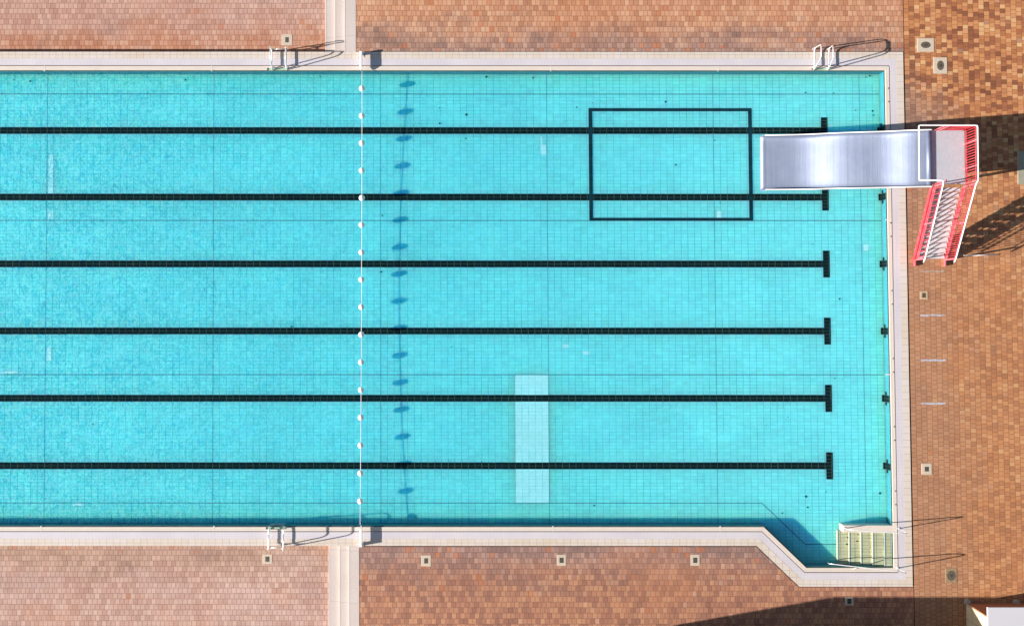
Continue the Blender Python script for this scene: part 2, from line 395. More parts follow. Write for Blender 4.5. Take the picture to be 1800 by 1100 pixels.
M_leaf = mat_plain('dead_leaf', (.02, .035, .03, 1), .8, var=.4, scale=20)

# ------------------------------------------------------------------ setting
ZW, ZF, ZD, ZL = -0.05, -0.47, -0.012, -0.45      # water, pool floor, upper deck, lower deck
OUT = [(-50, 2.125), (.03, 2.125), (.03, -16.11), (-3.10, -16.11), (-4.64, -14.625), (-50, -14.625)]
def offset(d, poly=OUT):
    n = len(poly); res = []
    for i in range(n):
        a, b, c = Vector(poly[i - 1]), Vector(poly[i]), Vector(poly[(i + 1) % n])
        e1, e2 = (b - a).normalized(), (c - b).normalized()
        n1, n2 = Vector((-e1.y, e1.x)), Vector((-e2.y, e2.x))      # outward (outline runs clockwise)
        m = (n1 + n2); m = m / (m.length_squared / 2) if m.length > 1e-6 else n1
        res.append((b.x + m.x * d, b.y + m.y * d))
    return res
def ring(mb, d0, d1, z0, z1):
    a, b = offset(d0), offset(d1); n = len(a)
    for i in range(n):
        j = (i + 1) % n
        mb.prism([a[i], a[j], b[j], b[i]], z0, z1, True)

g = MB(); g.rect(-400, 400, -400, 400, -2.4, -2.2); struct(g.build('ground', M_grass))
# terrace base under the paving (seen as the dark open joint round the pool edge)
b = MB(); r = offset(.3)
def around(mb, inner, x0, x1, y0, y1, z0, z1, sk_=True):
    q = inner; n = len(q)
    # q: NW, NE, SE, alcove SW, diagonal top, W-S
    P = [(x0, y1), (x1, y1), (x1, y0), (q[3][0], y0), (q[4][0], y0), (x0, y0)]
    for i in range(n):
        j = (i + 1) % n; mb.prism([q[i], q[j], P[j], P[i]], z0, z1, sk_)
around(b, r, -75, 75, -75, 75, -2.2, -.55); struct(b.build('terrace_base', M_earth))

o755, o73 = offset(.757), offset(.73)
XS0, XS1, XS2, XS3 = -20.79, -20.41, -20.03, -19.60       # the two steps between the paving levels
SX = -20.66, -20.25, -19.88, -19.50
d = MB(); d.rect(XS3, o755[1][0], o755[0][1], 60, -.55, ZD, True); struct(d.build('paving_north', M_pav_n))
d = MB(); d.prism([(SX[3], o755[5][1]), (o755[4][0], o755[4][1]), o755[3], (o755[2][0], o755[2][1]), (o755[2][0], -60), (SX[3], -60)], -.55, ZD, True); struct(d.build('paving_south', M_pav_s))
d = MB(); d.rect(o755[1][0] + .03, 65, -60, 60, -.55, ZD - .004, True); struct(d.build('paving_east', M_pav_e))
d = MB(); d.rect(-70, XS0, o73[0][1], 60, -.55, ZL, True); struct(d.build('lower_paving_north', M_pav_nl))
d = MB(); d.rect(-70, SX[0], -60, o73[5][1], -.55, ZL, True); struct(d.build('lower_paving_south', M_pav_sl))
for nm, (a0, a1, a2, a3), y0, y1 in (('steps_north', (XS0, XS1, XS2, XS3), o73[0][1] + .005, 60), ('steps_south', SX, -60, o73[5][1] - .005)):
    d = MB(); d.rect(a0, a1, y0, y1, -.55, -.30, True); d.rect(a1, a2, y0, y1, -.55, -.15, True); d.rect(a2, a3, y0, y1, -.55, ZD + .006, True)
    d.cur = 1
    for a, z in ((a0, -.30), (a1, -.15), (a2, ZD + .006)): d.rect(a, a + .035, y0 + .002, y1, z, z + .004, True)
    struct(d.build(nm, [M_conc, M_nose]))

# basin
f = MB(); f.prism(offset(.1), -2.1, ZF, True); floor = struct(f.build('pool_floor', M_floor))
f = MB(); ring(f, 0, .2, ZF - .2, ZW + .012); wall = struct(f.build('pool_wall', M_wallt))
f = MB(); ring(f, .003, .042, ZW + .012, ZW + .018); struct(f.build('overflow_gutter', M_gutter))
# lip, cut back where the ladders stand
def lip(mb, d0, d1, z0, z1, notch):
    a, b = offset(d0), offset(d1); n = len(a)
    for i in range(n):
        j = (i + 1) % n; segs = [(0.0, 1.0)]
        L = Vector(a[j]) - Vector(a[i]); 
        for (side, x0, x1) in notch:
            if side == i:
                t0, t1 = sorted(((x0 - a[i][0]) / L.x, (x1 - a[i][0]) / L.x)); s2 = []
                for s0, s1 in segs:
                    if t0 > s0 and t1 < s1: s2 += [(s0, t0), (t1, s1)]
                    else: s2.append((s0, s1))
                segs = s2
        pa = lambda t: (a[i][0] + (a[j][0] - a[i][0]) * t, a[i][1] + (a[j][1] - a[i][1]) * t)
        pb = lambda t: (b[i][0] + (b[j][0] - b[i][0]) * t, b[i][1] + (b[j][1] - b[i][1]) * t)
        for s0, s1 in segs:
            q0 = pb(s0) if s0 == 0 else (pa(s0)[0], b[i][1]); q1 = pb(s1) if s1 == 1 else (pa(s1)[0], b[i][1])
            mb.prism([pa(s0), pa(s1), q1, q0], z0, z1, True)
NOTCH = [(0, at(469, 122).x + .05, at(505, 122).x + .05), (0, at(1427, 124).x + .06, at(1459, 124).x + .06),
         (4, at(468, 925).x - .05, at(504, 925).x - .05)]
f = MB(); lip(f, .045, .13, ZW + .012, 0, NOTCH); lip(f, .13, .2, ZW + .012, 0, [])
lipo = struct(f.build('pool_lip', M_lip, bevel=.006))
f = MB()
for side, x0, x1 in NOTCH:
    yy = 2.125 if side == 0 else -14.625; s_ = 1 if side == 0 else -1
    f.rect(x0 + .01, x1 - .01, min(yy + s_ * .044, yy + s_ * .128), max(yy + s_ * .044, yy + s_ * .128), ZW + .012, ZW + .020, True)
struct(f.build('ladder_recess', M_recess))
f = MB(); ring(f, .2, .226, -.2, -.035); struct(f.build('overflow_slot', M_slot))
f = MB(); ring(f, .226, .474, -.3, -.003); struct(f.build('overflow_grating', M_grate))
f = MB(); ring(f, .476, .73, -.55, 0); struct(f.build('coping', M_edge))
# water sheet
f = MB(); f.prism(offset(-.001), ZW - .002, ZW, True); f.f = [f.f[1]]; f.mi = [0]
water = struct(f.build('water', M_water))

# lane lines, their end bars and wall targets
LY = [0, -2.5, -5, -7.5, -10, -12.5]
T0 = -1.955
mk = MB()
for y in LY:
    mk.rect(-48, T0 - .25, y - .125, y + .125, ZF, ZF + .004, True)
    mk.rect(T0 - .25, T0, y - .5, y + .5, ZF, ZF + .004, True)
struct(mk.build('lane_line', M_black))
mk = MB()
for y in LY:
    mk.rect(.03 - .004, .03, y - .125, y + .125, ZF + .0, ZW + .005, True)
    mk.rect(.03 - .008, .03 - .004, y - .25, y + .25, ZF + .02, ZF + .19, True)
    mk.rect(-.09, .026, y - .125, y + .125, ZF, ZF + .004, True)
struct(mk.build('wall_target', M_black))
mk = MB(); x0, x1, y0, y1 = at(1037, 388, ZF).x - .0, at(1323, 388, ZF).x, at(1180, 388.5, ZF).y, at(1180, 190.5, ZF).y
x0, x1 = -10.93 , -4.80
for (a, b_, c, e) in ((x0, x1, y1 - .12, y1), (x0, x1, y0, y0 + .12), (x0, x0 + .14, y0 + .12, y1 - .12), (x1 - .14, x1, y0 + .12, y1 - .12)):
    mk.rect(a, b_, c, e, ZF + .004, ZF + .008, True)
struct(mk.build('floor_rectangle', M_frameb))
# movement joints
mk = MB()
for x in (-43.75, -37.5, -31.25, -25, -18.75, -12.5, -6.25, -.75): mk.rect(x - .006, x + .006, -14.62, 2.12, ZF, ZF + .0025, True)
for y in (1.375, -3.375, -9.125): mk.rect(-48, 0, y - .013, y + .013, ZF, ZF + .003, True)
mk.rect(-48, -4.62, -13.875 - .012, -13.875 + .012, ZF, ZF + .003, True)
a, b_, c = (-4.62, -13.875), (-3.02, -15.40), (-.72, -15.40)
for p, q in ((a, b_), (b_, c)):
    v = (Vector(q) - Vector(p)).normalized() * .012; nn = (-v.y, v.x)
    mk.prism([(p[0] + nn[0], p[1] + nn[1]), (q[0] + nn[0], q[1] + nn[1]), (q[0] - nn[0], q[1] - nn[1]), (p[0] - nn[0], p[1] - nn[1])], ZF, ZF + .003, True)
struct(mk.build('movement_joint', M_joint))
# replaced paler tiles
mk = MB(); mk.rect(-13.75, -12.51, -13.86, -9.14, ZF, ZF + .002, True)
for (a, c, b_, e) in ((85, 272, 94, 340), (85, 370, 94, 386), (82, 610, 90, 633), (0, 652, 32, 656), (950, 255, 960, 272), (1260, 371, 1268, 385),
                      (1518, 430, 1527, 441), (127, 883, 148, 888), (989, 605, 1000, 611), (1025, 617, 1036, 623), (950, 240, 953, 255)):
    p, q = at(a, e, ZF), at(b_, c, ZF); mk.rect(p.x, q.x, p.y, q.y, ZF, ZF + .002)
struct(mk.build('repaired_tiles', M_patch))

# entry steps in the alcove, with the low wall beside them
sx = [at(v, 960, -.2).x for v in (1474, 1493.5, 1513, 1532.5, 1552, 1572)]
sy0, sy1 = -16.10, -14.86
for i in range(5):
    z = ZF + .045 + (i + 1) * (.40 / 5 - .006)
    st = MB(); st.rect(sx[i], sx[i + 1] + (.02 if i == 4 else 0), sy0 + .002, sy1 - .002, ZF, z); st.cur = 1
    st.rect(sx[i] + .002, sx[i] + .035, sy0 + .004, sy1 - .004, z, z + .003); st.cur = 2; st.rect(sx[i] + .036, sx[i] + .06, sy0 + .004, sy1 - .004, z, z + .003)
    if i == 0: allst = MB()
    allst.v, o_ = allst.v + st.v, len(allst.v); allst.f += [tuple(k + o_ for k in q) for q in st.f]; allst.mi += st.mi
struct(allst.build('pool_steps', [M_step, M_nose, M_joint]))
dv = MB(); a = at(1482, 935, 0); c = at(1574, 924, 0)
dv.prism([(a.x, a.y + .0), (c.x + .0, a.y - .02), (c.x + .0, c.y + .02), (a.x, c.y + .03)], ZF, -.001)
struct(dv.build('pool_divider_wall', [M_lip], bevel=.012))

# anchor sockets on the lip at the end wall
sock = MB()
for y in (1.25, -1.25, -3.75, -6.25, -8.75, -11.25, -13.6):
    for s_ in (-.25, .25):
        if y + s_ < -13.9: continue
        sock.disc((sk(.19, y + s_), y + s_), .026, .026, 0, .004, 12)
struct(sock.build('lip_anchor', M_slot))

# white seals across the lip
mk = MB()
for px_ in (78, 372, 968, 1262): x = at(px_, 122).x; mk.rect(x - .02, x + .02, 2.125 + .0, 2.125 + .205, -.004, .003)
for px_ in (72, 376, 972, 1266): x = at(px_, 928).x; mk.rect(x - .02, x + .02, -14.625 - .205, -14.625 - .0, -.004, .003)
for py_ in (386.5, 658): p = at(1563, py_); mk.rect(p.x - .14, p.x + .10, p.y - .02, p.y + .02, -.004, .003)
struct(mk.build('lip_seal', M_nose))

# painted dashes on the paving
mk = MB()
for (x0_, x1_, yy) in ((1618, 1659, 477), (1618, 1661, 554), (1619, 1663, 633), (1619, 1663, 709)):
    p, q = at(x0_, yy + 1.3, ZD), at(x1_, yy - 1.3, ZD); mk.cur = 1 if yy == 477 else 0
    nseg = 9
    for i in range(nseg):                                  # worn edges: the dash is a little ragged along its run
        xa_, xb_ = p.x + (q.x - p.x) * i / nseg, p.x + (q.x - p.x) * (i + 1) / nseg; j1, j2 = random.uniform(-.012, .02), random.uniform(-.012, .02)
        mk.rect(xa_, xb_, p.y - j1, q.y + j2, ZD - .002, ZD + .002)
struct(mk.build('painted_dash', [M_paint, mat_plain('worn_line_paint', srgb(192, 168, 150, KA), .8, var=.2, scale=9)]))

# ------------------------------------------------------------------ drains and covers in the paving
M_drain2 = mat_plain('grubby_concrete', srgb(168, 142, 108, KA), .85, var=.3, scale=9); M_drain3 = mat_plain('sandy_concrete', srgb(212, 180, 142, KA), .85, var=.15, scale=9)
def drain(px, py, w_, h_, gw, gh, z, label, group=None, round_=False, fm=None):
    c = at(px, py, z); k = .0212
    t = thing('drain', (c.x, c.y, z), label, 'drain', group)
    m = MB(); m.rect(c.x - w_ * k / 2, c.x + w_ * k / 2, c.y - h_ * k / 2, c.y + h_ * k / 2, z - .05, z + .006)
    m.build('frame', fm or M_drain, t, bevel=.01)
    m = MB()
    if round_:
        m.disc((c.x, c.y), gw * k / 2, gh * k / 2, z - .01, z + .010)
        m.build('cover', M_cover, t)
        m = MB(); m.disc((c.x, c.y), gw * k / 6, gh * k / 6, z + .01, z + .016); m.build('lifting_ring', M_grille, t)
    else:
        x0, x1, y0, y1 = c.x - gw * k / 2, c.x + gw * k / 2, c.y - gh * k / 2, c.y + gh * k / 2
        m.rect(x0, x1, y0, y1, z - .01, z + .0085); m.build('grille', M_grille, t)
        m = MB()
        for q in range(3):
            yy = y0 + (y1 - y0) * (q + 1) / 4; m.rect(x0 + .005, x1 - .005, yy - .006, yy + .006, z + .0085, z + .012)
        m.build('slats', M_cover, t)
    return t
G = 'small square drains set in the brick paving'
drain(504.5, 70.5, 19, 20, 6, 9, ZL, 'square drain near the upper left pool ladder', G)
drain(470, 982, 17, 17, 7, 9, ZL, 'square drain just below the lower left pool ladder', G)
drain(749, 985, 17, 19, 6.5, 9, ZD, 'square drain below the pool, first to the right of the lower steps', G)
drain(987, 984, 16, 19, 7, 9, ZD, 'square drain below the pool, middle of the three in a row', G)
drain(1222, 984, 16, 19, 7, 9, ZD, 'square drain below the pool, nearest the slanted pool corner', G)
drain(1624, 519, 14, 15, 6, 8, ZD, 'square drain on the right paving just below the slide stairs', G, fm=M_drain3)
drain(1629, 824, 18, 19, 7, 8, ZD, 'square drain on the right paving, level with the lowest lane line', G)
drain(1493, 1056, 15, 14, 7, 9, ZD, 'square drain lying in the large shadow under the steps corner', G)
drain(1627, 79.5, 30, 24, 17, 11.5, ZD, 'wide pale cover slab with a flat oval lid, upper of the two', 'cover slabs by the upper right pool corner', True)
drain(1653, 115.5, 24, 29, 12, 17, ZD, 'tall pale cover slab with an upright oval lid, lower of the two', 'cover slabs by the upper right pool corner', True)
drain(1672, 1011, 20, 25, 15, 17, ZD, 'grubby cover slab with a round lid near the white roofed kiosk', None, True, M_drain2)
# pale hatch at the right border
c = at(1789, 324, ZD); m = MB(); m.rect(c.x, c.x + 1.1, c.y, c.y + 1.22, ZD - .03, ZD + .02)
m_h = mat_plain('hatch_plate', srgb(176, 172, 150, KA), .7, var=.12)
t = thing('hatch', (c.x, c.y, ZD), 'pale grey green hatch plate half cut off by the right edge, beside the slide', 'hatch'); m.build('plate', m_h, t, bevel=.008)
m = MB(); m.tube([(c.x + .4, c.y + .1, ZD + .025), (c.x + .4, c.y + .14, ZD + .06), (c.x + .6, c.y + .14, ZD + .06), (c.x + .6, c.y + .1, ZD + .025)], .01, 8); m.build('handle', M_tube, t)

# ------------------------------------------------------------------ ladders
def loopladder(name, px, ybase, s, spec, label, deck, cross=True):
    """two hoop rails standing on the pool edge; s = +1 when the paving lies towards +y.
    ybase: y of the pool side foot; spec: (x offset in px, top height, lean of the top) per rail"""
    x0 = at(px, 500, .05).x
    t = thing(name, (x0, ybase, 0), label, 'ladder', 'steel pool ladders')
    for dx, hgt, lean in spec:
        x = at(px + dx, 500, .1).x
        ya, yb = ybase - s * .03, ybase + s * .74
        pts = [(x, ya, -.35), (x, ya, .02), (x + lean, ybase + s * .20, hgt), (x + lean, ybase + s * .68, hgt), (x, yb, .25)]
        if deck < -.1: pts += [(x, yb + s * .02, deck)]
        else: pts += [(x, yb, .02)]
        m = MB(); m.tube(bez(pts, .13), .019, 10); rl = m.build('rail', M_tube, t, smooth=True)
        m = MB(); m.tube(bez([(x, ya + s * .05, .01), (x, ya + s * .08, .13), (x, yb - s * .06, .13), (x, yb, .28)], .08), .022, 10); m.build('base_bar', M_tube, t, smooth=True)
        for yy, zz in ((ya + s * .09, 0), (yb + s * .02, max(deck, ZL))):
            m = MB(); m.disc((x, yy), .045, .045, zz, zz + .012, 16); m.build('foot_plate', M_tube, t)
    xa, xb = at(px + spec[0][0], 500, .1).x, at(px + spec[1][0], 500, .1).x
    if cross:
        m = MB(); yb = ybase + s * .755
        m.tube([(xa, yb, -.02), (xb, yb, -.02)], .018, 8); m.build('cross_bar', M_tube, t, smooth=True)
    for i, z in enumerate((-.10, -.32)):
        m = MB(); m.rect(xa, xb, ybase - s * .03 - .05, ybase - s * .03 + .05, z, z + .025); m.build('tread', M_tube, t, bevel=.006)
    return t
SL = ((0, .74, .13), (25.5, .88, .15)); SR = ((0, 1.0, .0), (25.5, .86, -.06))
loopladder('pool_ladder', 475.5, at(475, 122).y, 1, ((0, .81, .10), (25.5, .72, .10)), 'steel pool ladder on the upper edge at the left, beside the lower paving', ZL)
loopladder('pool_ladder', 475.5, at(475, 926).y, -1, SL, 'steel pool ladder on the lower edge at the left, above a square drain', ZL)
loopladder('pool_ladder', 1434.5, at(1435, 122).y, 1, SR, 'steel pool ladder on the upper edge at the right, above the slide mouth', ZD, cross=False)

# ------------------------------------------------------------------ ball line and its brackets
def bracket(py_out, py_in, s, label):
    a, b_ = at(635, py_out, .1), at(635, py_in, .2)
    zb = -.0
    t = thing('line_bracket', (a.x, a.y, zb), label, 'bracket', 'white brackets holding the ball line')
    m = MB(); m.rect(a.x - .05, a.x + .05, min(a.y, a.y - s * .11), max(a.y, a.y - s * .11), zb, .262); m.build('post', M_white, t, bevel=.01)
    m = MB(); y0, y1 = sorted((a.y - s * .112, b_.y))
    m.obox((a.x, (y0 + y1) / 2, .195), (.045, 0, 0), (0, (y1 - y0) / 2, 0), (0, 0, .065)); m.build('arm', M_white, t, bevel=.01)
    m = MB(); m.add([(a.x - .05, b_.y, .13), (a.x + .05, b_.y, .13), (a.x + .05, b_.y, .26), (a.x - .05, b_.y, .26), (a.x, b_.y - s * .12, .15), (a.x, b_.y - s * .12, .19)],
                    [(0, 1, 2, 3), (0, 4, 1), (1, 4, 5, 2), (2, 5, 3), (3, 5, 4, 0)]); m.build('nose', M_white, t)
    m = MB(); m.rect(a.x - .09, a.x + .09, min(a.y - .01, a.y - s * .16), max(a.y + .01, a.y - s * .16), zb, .014); m.build('base_plate', M_tube, t)
    return b_.y - s * .12
yt = bracket(92, 119, 1, 'white bracket on the upper pool edge holding the ball line')
yb = bracket(959.5, 928, -1, 'white bracket on the lower pool edge holding the ball line')
yc, hw = (yt + yb) / 2, (yt - yb) / 2
def rz(y): return .025 + .125 * ((y - yc) / hw) ** 2
XR = at(635, 540, .1).x
def rx(y): return XR + (at(636, 900, .1).x - at(634.5, 150, .1).x - (0)) * 0 + (-.0) * y
m = MB(); m.tube([(rx(y), y, rz(y)) for y in [yb + (yt - yb) * i / 60 for i in range(61)]], .0095, 6)
o = m.build('float_line', M_rope, smooth=True); tag(o, 'thin pale line stretched across the pool between two white brackets', 'rope')
base = None
BY = [156, 204, 252, 300, 348, 395.5, 443.5, 491.5, 539.5, 588, 636.5, 685, 733.5, 782.5, 831.5, 880.5]
ordn = ['first', 'second', 'third', 'fourth', 'fifth', 'sixth', 'seventh', 'eighth', 'ninth', 'tenth', 'eleventh', 'twelfth', 'thirteenth', 'fourteenth', 'fifteenth', 'last']
lane_at = {4: 'over a lane line', 9: 'over a lane line'}
for i, py in enumerate(BY):
    z = .1; 
    for _ in range(3):
        p = at(635, py, z); z = rz(p.y)
    if base is None:
        m = MB(); m.sphere((p.x, p.y, z), .110, 24, 14); o = m.build('float_ball', M_ball, smooth=True, origin=(p.x, p.y, z)); base = o
    else:
        o = base.copy(); S.collection.objects.link(o); o.location = (p.x, p.y, z)
    o.location.x = rx(p.y)
    tag(o, 'white ball on the pool line, %s from the upper edge%s' % (ordn[i] if i < 15 else 'last and farthest', (', ' + lane_at[i]) if i in lane_at else ''), 'float', 'white balls strung on the line across the pool')

# ------------------------------------------------------------------ handrails by the entry steps
def handrail(pts, r, label, posts=()):
    t = thing('handrail', pts[0], label, 'handrail', 'tubular handrails by the entry steps')
    m = MB(); m.tube(bez(pts, .12), r, 10); m.build('rail', M_tube, t, smooth=True)
    for k in (0, -1):
        p = pts[k]
        if p[2] > -.05: m = MB(); m.disc((p[0], p[1]), .055, .055, 0, .012, 16); m.build('foot_plate', M_tube, t)
    for (a, b_) in posts:
        m = MB(); m.tube([a, b_], r * .9, 8); m.build('post', M_tube, t, smooth=True)
p0, p1 = at(1578, 998, 0), at(1459, 992, .1)
handrail([(p0.x, p0.y, 0), (p0.x, p0.y + .04, .93), (p0.x - .35, p0.y + .09, .90), (p1.x + .10, p1.y + .02, .08), (p1.x, p1.y, -.05), (p1.x + .05, p1.y, -.4)], .018,
         'long sloping handrail along the lower side of the entry steps', [((at(1500, 1000).x, at(1500, 1000).y, .0), (at(1500, 1000).x, at(1500, 994).y, .34))])
p0, p1 = at(1580, 928.5, 0), at(1486, 929, .1)
handrail([(p0.x, p0.y, 0), (p0.x, p0.y, .9), (p0.x - .3, p0.y, .86), (p1.x + .15, p1.y, .30), (p1.x, p1.y, 0)], .017,
         'handrail standing on the low wall above the entry steps')

# ------------------------------------------------------------------ water slide
HP = 2.45
YS, YN = -2.03, .0      # filled below
pe_n, pe_s = at(1337, 237.5, .45), at(1340, 333, .45)
pt_n, pt_s = at(1612, 227, 2.75), at(1616, 327, 2.75)
slide = thing('water_slide', (at(1690, 380, 0).x, at(1690, 380, 0).y, 0), 'broad wavy steel water slide with red railed stairs and platform, its mouth over the pool', 'slide')
X0, X1 = pe_n.x + .22, at(1634, 280, HP).x
xs, zs = [], []
def slope(s):
    g = lambda c, w_: math.exp(-((s - c) / w_) ** 2)
    return math.tan(R(9 + 14 * g(.375, .14) + 14 * g(.815, .10) + 3 * g(.6, .1)))
N = 72; acc = [0]
for i in range(N): acc.append(acc[-1] + slope((i + .5) / N) / N)
ztop, zbot = HP + .02, .16
k = (ztop - zbot) / acc[-1]
SC = k / (X1 - X0); print('SLOPES', [round(math.degrees(math.atan(slope(i / 20) * SC))) for i in range(21)])
prof = [(X0 + (X1 - X0) * i / N, zbot + acc[i] * k) for i in range(N + 1)]
lipc = [(X0 - .16 * math.sin(a), zbot - .16 + .16 * math.cos(a)) for a in [R(q) for q in (88, 72, 56, 40, 25, 10)]]
prof = lipc + prof
def yline(x):   # the two rims in plan: the slide is set slightly askew
    t_ = (x - pe_n.x) / (pt_n.x - pe_n.x)
    return pe_n.y + (pt_n.y - pe_n.y) * t_, pe_s.y + (pt_s.y - pe_s.y) * t_
SH = .26
cs = [(0, 1.0), (0, .6), (.012, .3), (.045, .12), (.11, .03), (.2, 0)]
def cross_pts(x, z, h=SH):
    yn, ys = yline(x); out = []
    for (i_, q) in cs: out.append((x, yn - i_, z + h * q))
    for t_ in (.12, .25, .38, .5, .62, .75, .88):
        ya, yb_ = yn - .2, ys + .2; out.append((x, ya + (yb_ - ya) * t_, z))
    for (i_, q) in cs[::-1]: out.append((x, ys + i_, z + h * q))
    return out
m = MB(); rows = []
for j, (x, z) in enumerate(prof):
    h = SH if j >= len(lipc) else SH * (0.25 + .75 * j / len(lipc))
    if j >= len(lipc):
        lin = zbot + (ztop - zbot) * (x - X0) / (X1 - X0); h = max(.16, SH + .5 * (lin - z))
    rows.append(cross_pts(x, z, h))
nc = len(rows[0]); m.v = [p for r_ in rows for p in r_]
m.f = [(i * nc + j, i * nc + j + 1, (i + 1) * nc + j + 1, (i + 1) * nc + j) for i in range(len(rows) - 1) for j in range(nc - 1)]; m.mi = [0] * len(m.f)
ch = m.build('chute', M_steel, slide, smooth=True); so = ch.modifiers.new('t', 'SOLIDIFY'); so.thickness = .02; so.offset = -1
for side in (0, 1):
    m = MB(); m.tube([(r_[0 if side == 0 else -1][0], r_[0 if side == 0 else -1][1], r_[0 if side == 0 else -1][2]) for r_ in rows[5:]], .020, 8); m.build('rim', M_white, ch, smooth=True)
for q in (.20, .52, .70):
    j = len(lipc) + int(N * q); m = MB(); r_ = rows[j]; r2_ = rows[j + 1]; dx_ = .012
    up = Vector((0, 0, .004)); tt = (Vector(r2_[8]) - Vector(r_[8])).normalized() * dx_ * .7
    m.v = [tuple(Vector(p_) + up - tt) for p_ in r_[2:-2]] + [tuple(Vector(p_) + up + tt) for p_ in r_[2:-2]]; n_ = len(r_) - 4
    m.f = [(i, i + 1, n_ + i + 1, n_ + i) for i in range(n_ - 1)]; m.mi = [0] * len(m.f); m.build('seam', M_seam, ch, smooth=True)
# top hump, platform
ynT, ysT = yline(X1)
xp0, xp1 = X1 + .02, at(1696, 280, HP).x
yn, ys = at(1690, 229.5, HP).y, at(1690, 323.5, HP).y
m = MB(); m.tube([(X1 - .02, ynT - .02, HP + .0), (X1 - .02, ysT + .02, HP + .0)], .09, 16); m.build('top_roller', M_steel, slide, smooth=True)
m = MB(); m.rect(xp0 + .05, xp1, ys, yn, HP - .09, HP); m.build('platform', M_plate, slide)
# stairs
bl, br = at(1609, 457, .1), at(1662, 457, .1)
tl, tr_ = at(1638, 329, HP), at(1694, 329, HP)
NS = 13
def lerp(a, b_, t_): return Vector(a) + (Vector(b_) - Vector(a)) * t_
BL, BR, TL, TR = Vector((bl.x, bl.y, .0)), Vector((br.x, br.y, .0)), Vector((tl.x, tl.y, HP)), Vector((tr_.x, tr_.y, HP))
for i in range(NS):
    t0, t1 = (i + .25) / (NS + .0), (i + 1.25) / (NS + 0.0)
    a, b_, c, e = lerp(BL, TL, t0), lerp(BR, TR, t0), lerp(BR, TR, min(t1, 1)), lerp(BL, TL, min(t1, 1)); z = HP * (i + 1) / (NS + 1)
    ins = Vector((.05, 0, 0))
    m = MB(); m.prism([((a + ins).x, a.y), ((b_ - ins).x, b_.y), ((c - ins).x, c.y), ((e + ins).x, e.y)], z - .035, z)
    m.build('tread', M_tread, slide, bevel=.004)
def raked(A, B, zoff, hw_, hh, mat, name):
    m_ = MB(); a_, b2 = Vector(A) + Vector((0, 0, zoff)), Vector(B) + Vector((0, 0, zoff)); dr = (b2 - a_)
    sd = Vector((dr.y, -dr.x, 0)).normalized() * hw_
    m_.obox((a_ + b2) / 2, dr / 2, sd, Vector((0, 0, hh))); return m_.build(name, mat, slide)
RH = 1.02
def balustrade(A, B, nb, rh=RH, low=.12, mid=False):
    raked(A, B, low, .02, .02, M_red, 'bottom_rail'); raked(A, B, rh - .12, .016, .016, M_red, 'top_rail')
    m_ = MB()
    for i in range(nb):
        p = lerp(A, B, (i + .5) / nb); m_.obox(p + Vector((0, 0, (low + rh - .12) / 2)), (.014, 0, 0), (0, .008, 0), (0, 0, (rh - .12 - low) / 2 - .014))
    m_.build('balusters', M_red, slide)
    for t_ in ((0, .5, 1) if mid else (0, 1)):
        p = lerp(A, B, t_); m_ = MB(); m_.obox(p + Vector((0, 0, rh / 2 - .02)), (.022, 0, 0), (0, .022, 0), (0, 0, rh / 2 + .0)); m_.build('post', M_pink, slide)
for A, B in ((BL, TL), (BR, TR)):
    left = A is BL
    raked(A, B, .04, .05 if left else .022, .11, M_red, 'stringer')
    raked(A, B, .24 if left else .19, .018, .02, M_pink, 'lower_bar')
    if left: raked(A, B, .38, .016, .018, M_pink, 'lower_bar')
    balustrade(A, B, 13 if left else 32, mid=True)
# foot brackets of the stairs
for p in (BL, BR):
    m = MB(); m.prism([(p.x - .03, p.y - .22), (p.x + .03, p.y - .22), (p.x + .03, p.y + .05), (p.x - .03, p.y + .05)], 0, .10); m.build('stair_foot', M_pink, slide, bevel=.01)
# platform balustrades: east side and north side
NE, SE, NW = Vector((xp1, yn, HP)), Vector((xp1, ys, HP)), Vector((at(1650, 229, HP).x, yn, HP))
balustrade(SE, NE, 20)
for t_ in (.28, .74):
    p = lerp(SE, NE, t_); m = MB(); m.obox(p + Vector((0, 0, RH / 2)), (.018, 0, 0), (0, .018, 0), (0, 0, RH / 2)); m.build('post', M_pink, slide)
balustrade(NW, NE, 9)
m = MB(); m.obox((NW + NE) / 2 + Vector((0, .0, .24)), ((NE - NW).x / 2 - .05, 0, 0), (0, .006, 0), (0, 0, .10)); m.build('kick_panel', M_red, slide)
# white handrails
cbx = at(1616, 280, HP + RH).x
rN = [(cbx, yn, HP + RH), (xp1 + .0, yn, HP + RH)]
path = [(cbx, ys, HP + .2), (cbx, ys, HP + RH), (cbx, yn, HP + RH), (xp1 + .02, yn, HP + RH), (xp1 + .02, ys - .02, HP + RH), (TR.x, TR.y, HP + RH), (BR.x, BR.y, RH + .02), (BR.x, BR.y - .12, RH - .12)]
m = MB(); m.tube(bez(path[1:], .07, 4), .027, 10); m.build('white_handrail', M_white, slide, smooth=True)
path = [(cbx, ys, HP + RH), (TL.x + .0, ys, HP + RH), (TL.x, TL.y, HP + RH), (BL.x, BL.y, RH + .02), (BL.x, BL.y - .12, RH - .12)]
m = MB(); m.tube(bez(path, .07, 4), .027, 10); m.build('white_handrail', M_white, slide, smooth=True)
for yy in (yn, ys):
    xx = xp0 + .16; m = MB(); m.tube([(xx, yy, HP - .1), (xx, yy, HP + RH - .02)], .022, 8); m.build('entry_post', M_pink, slide, smooth=True)
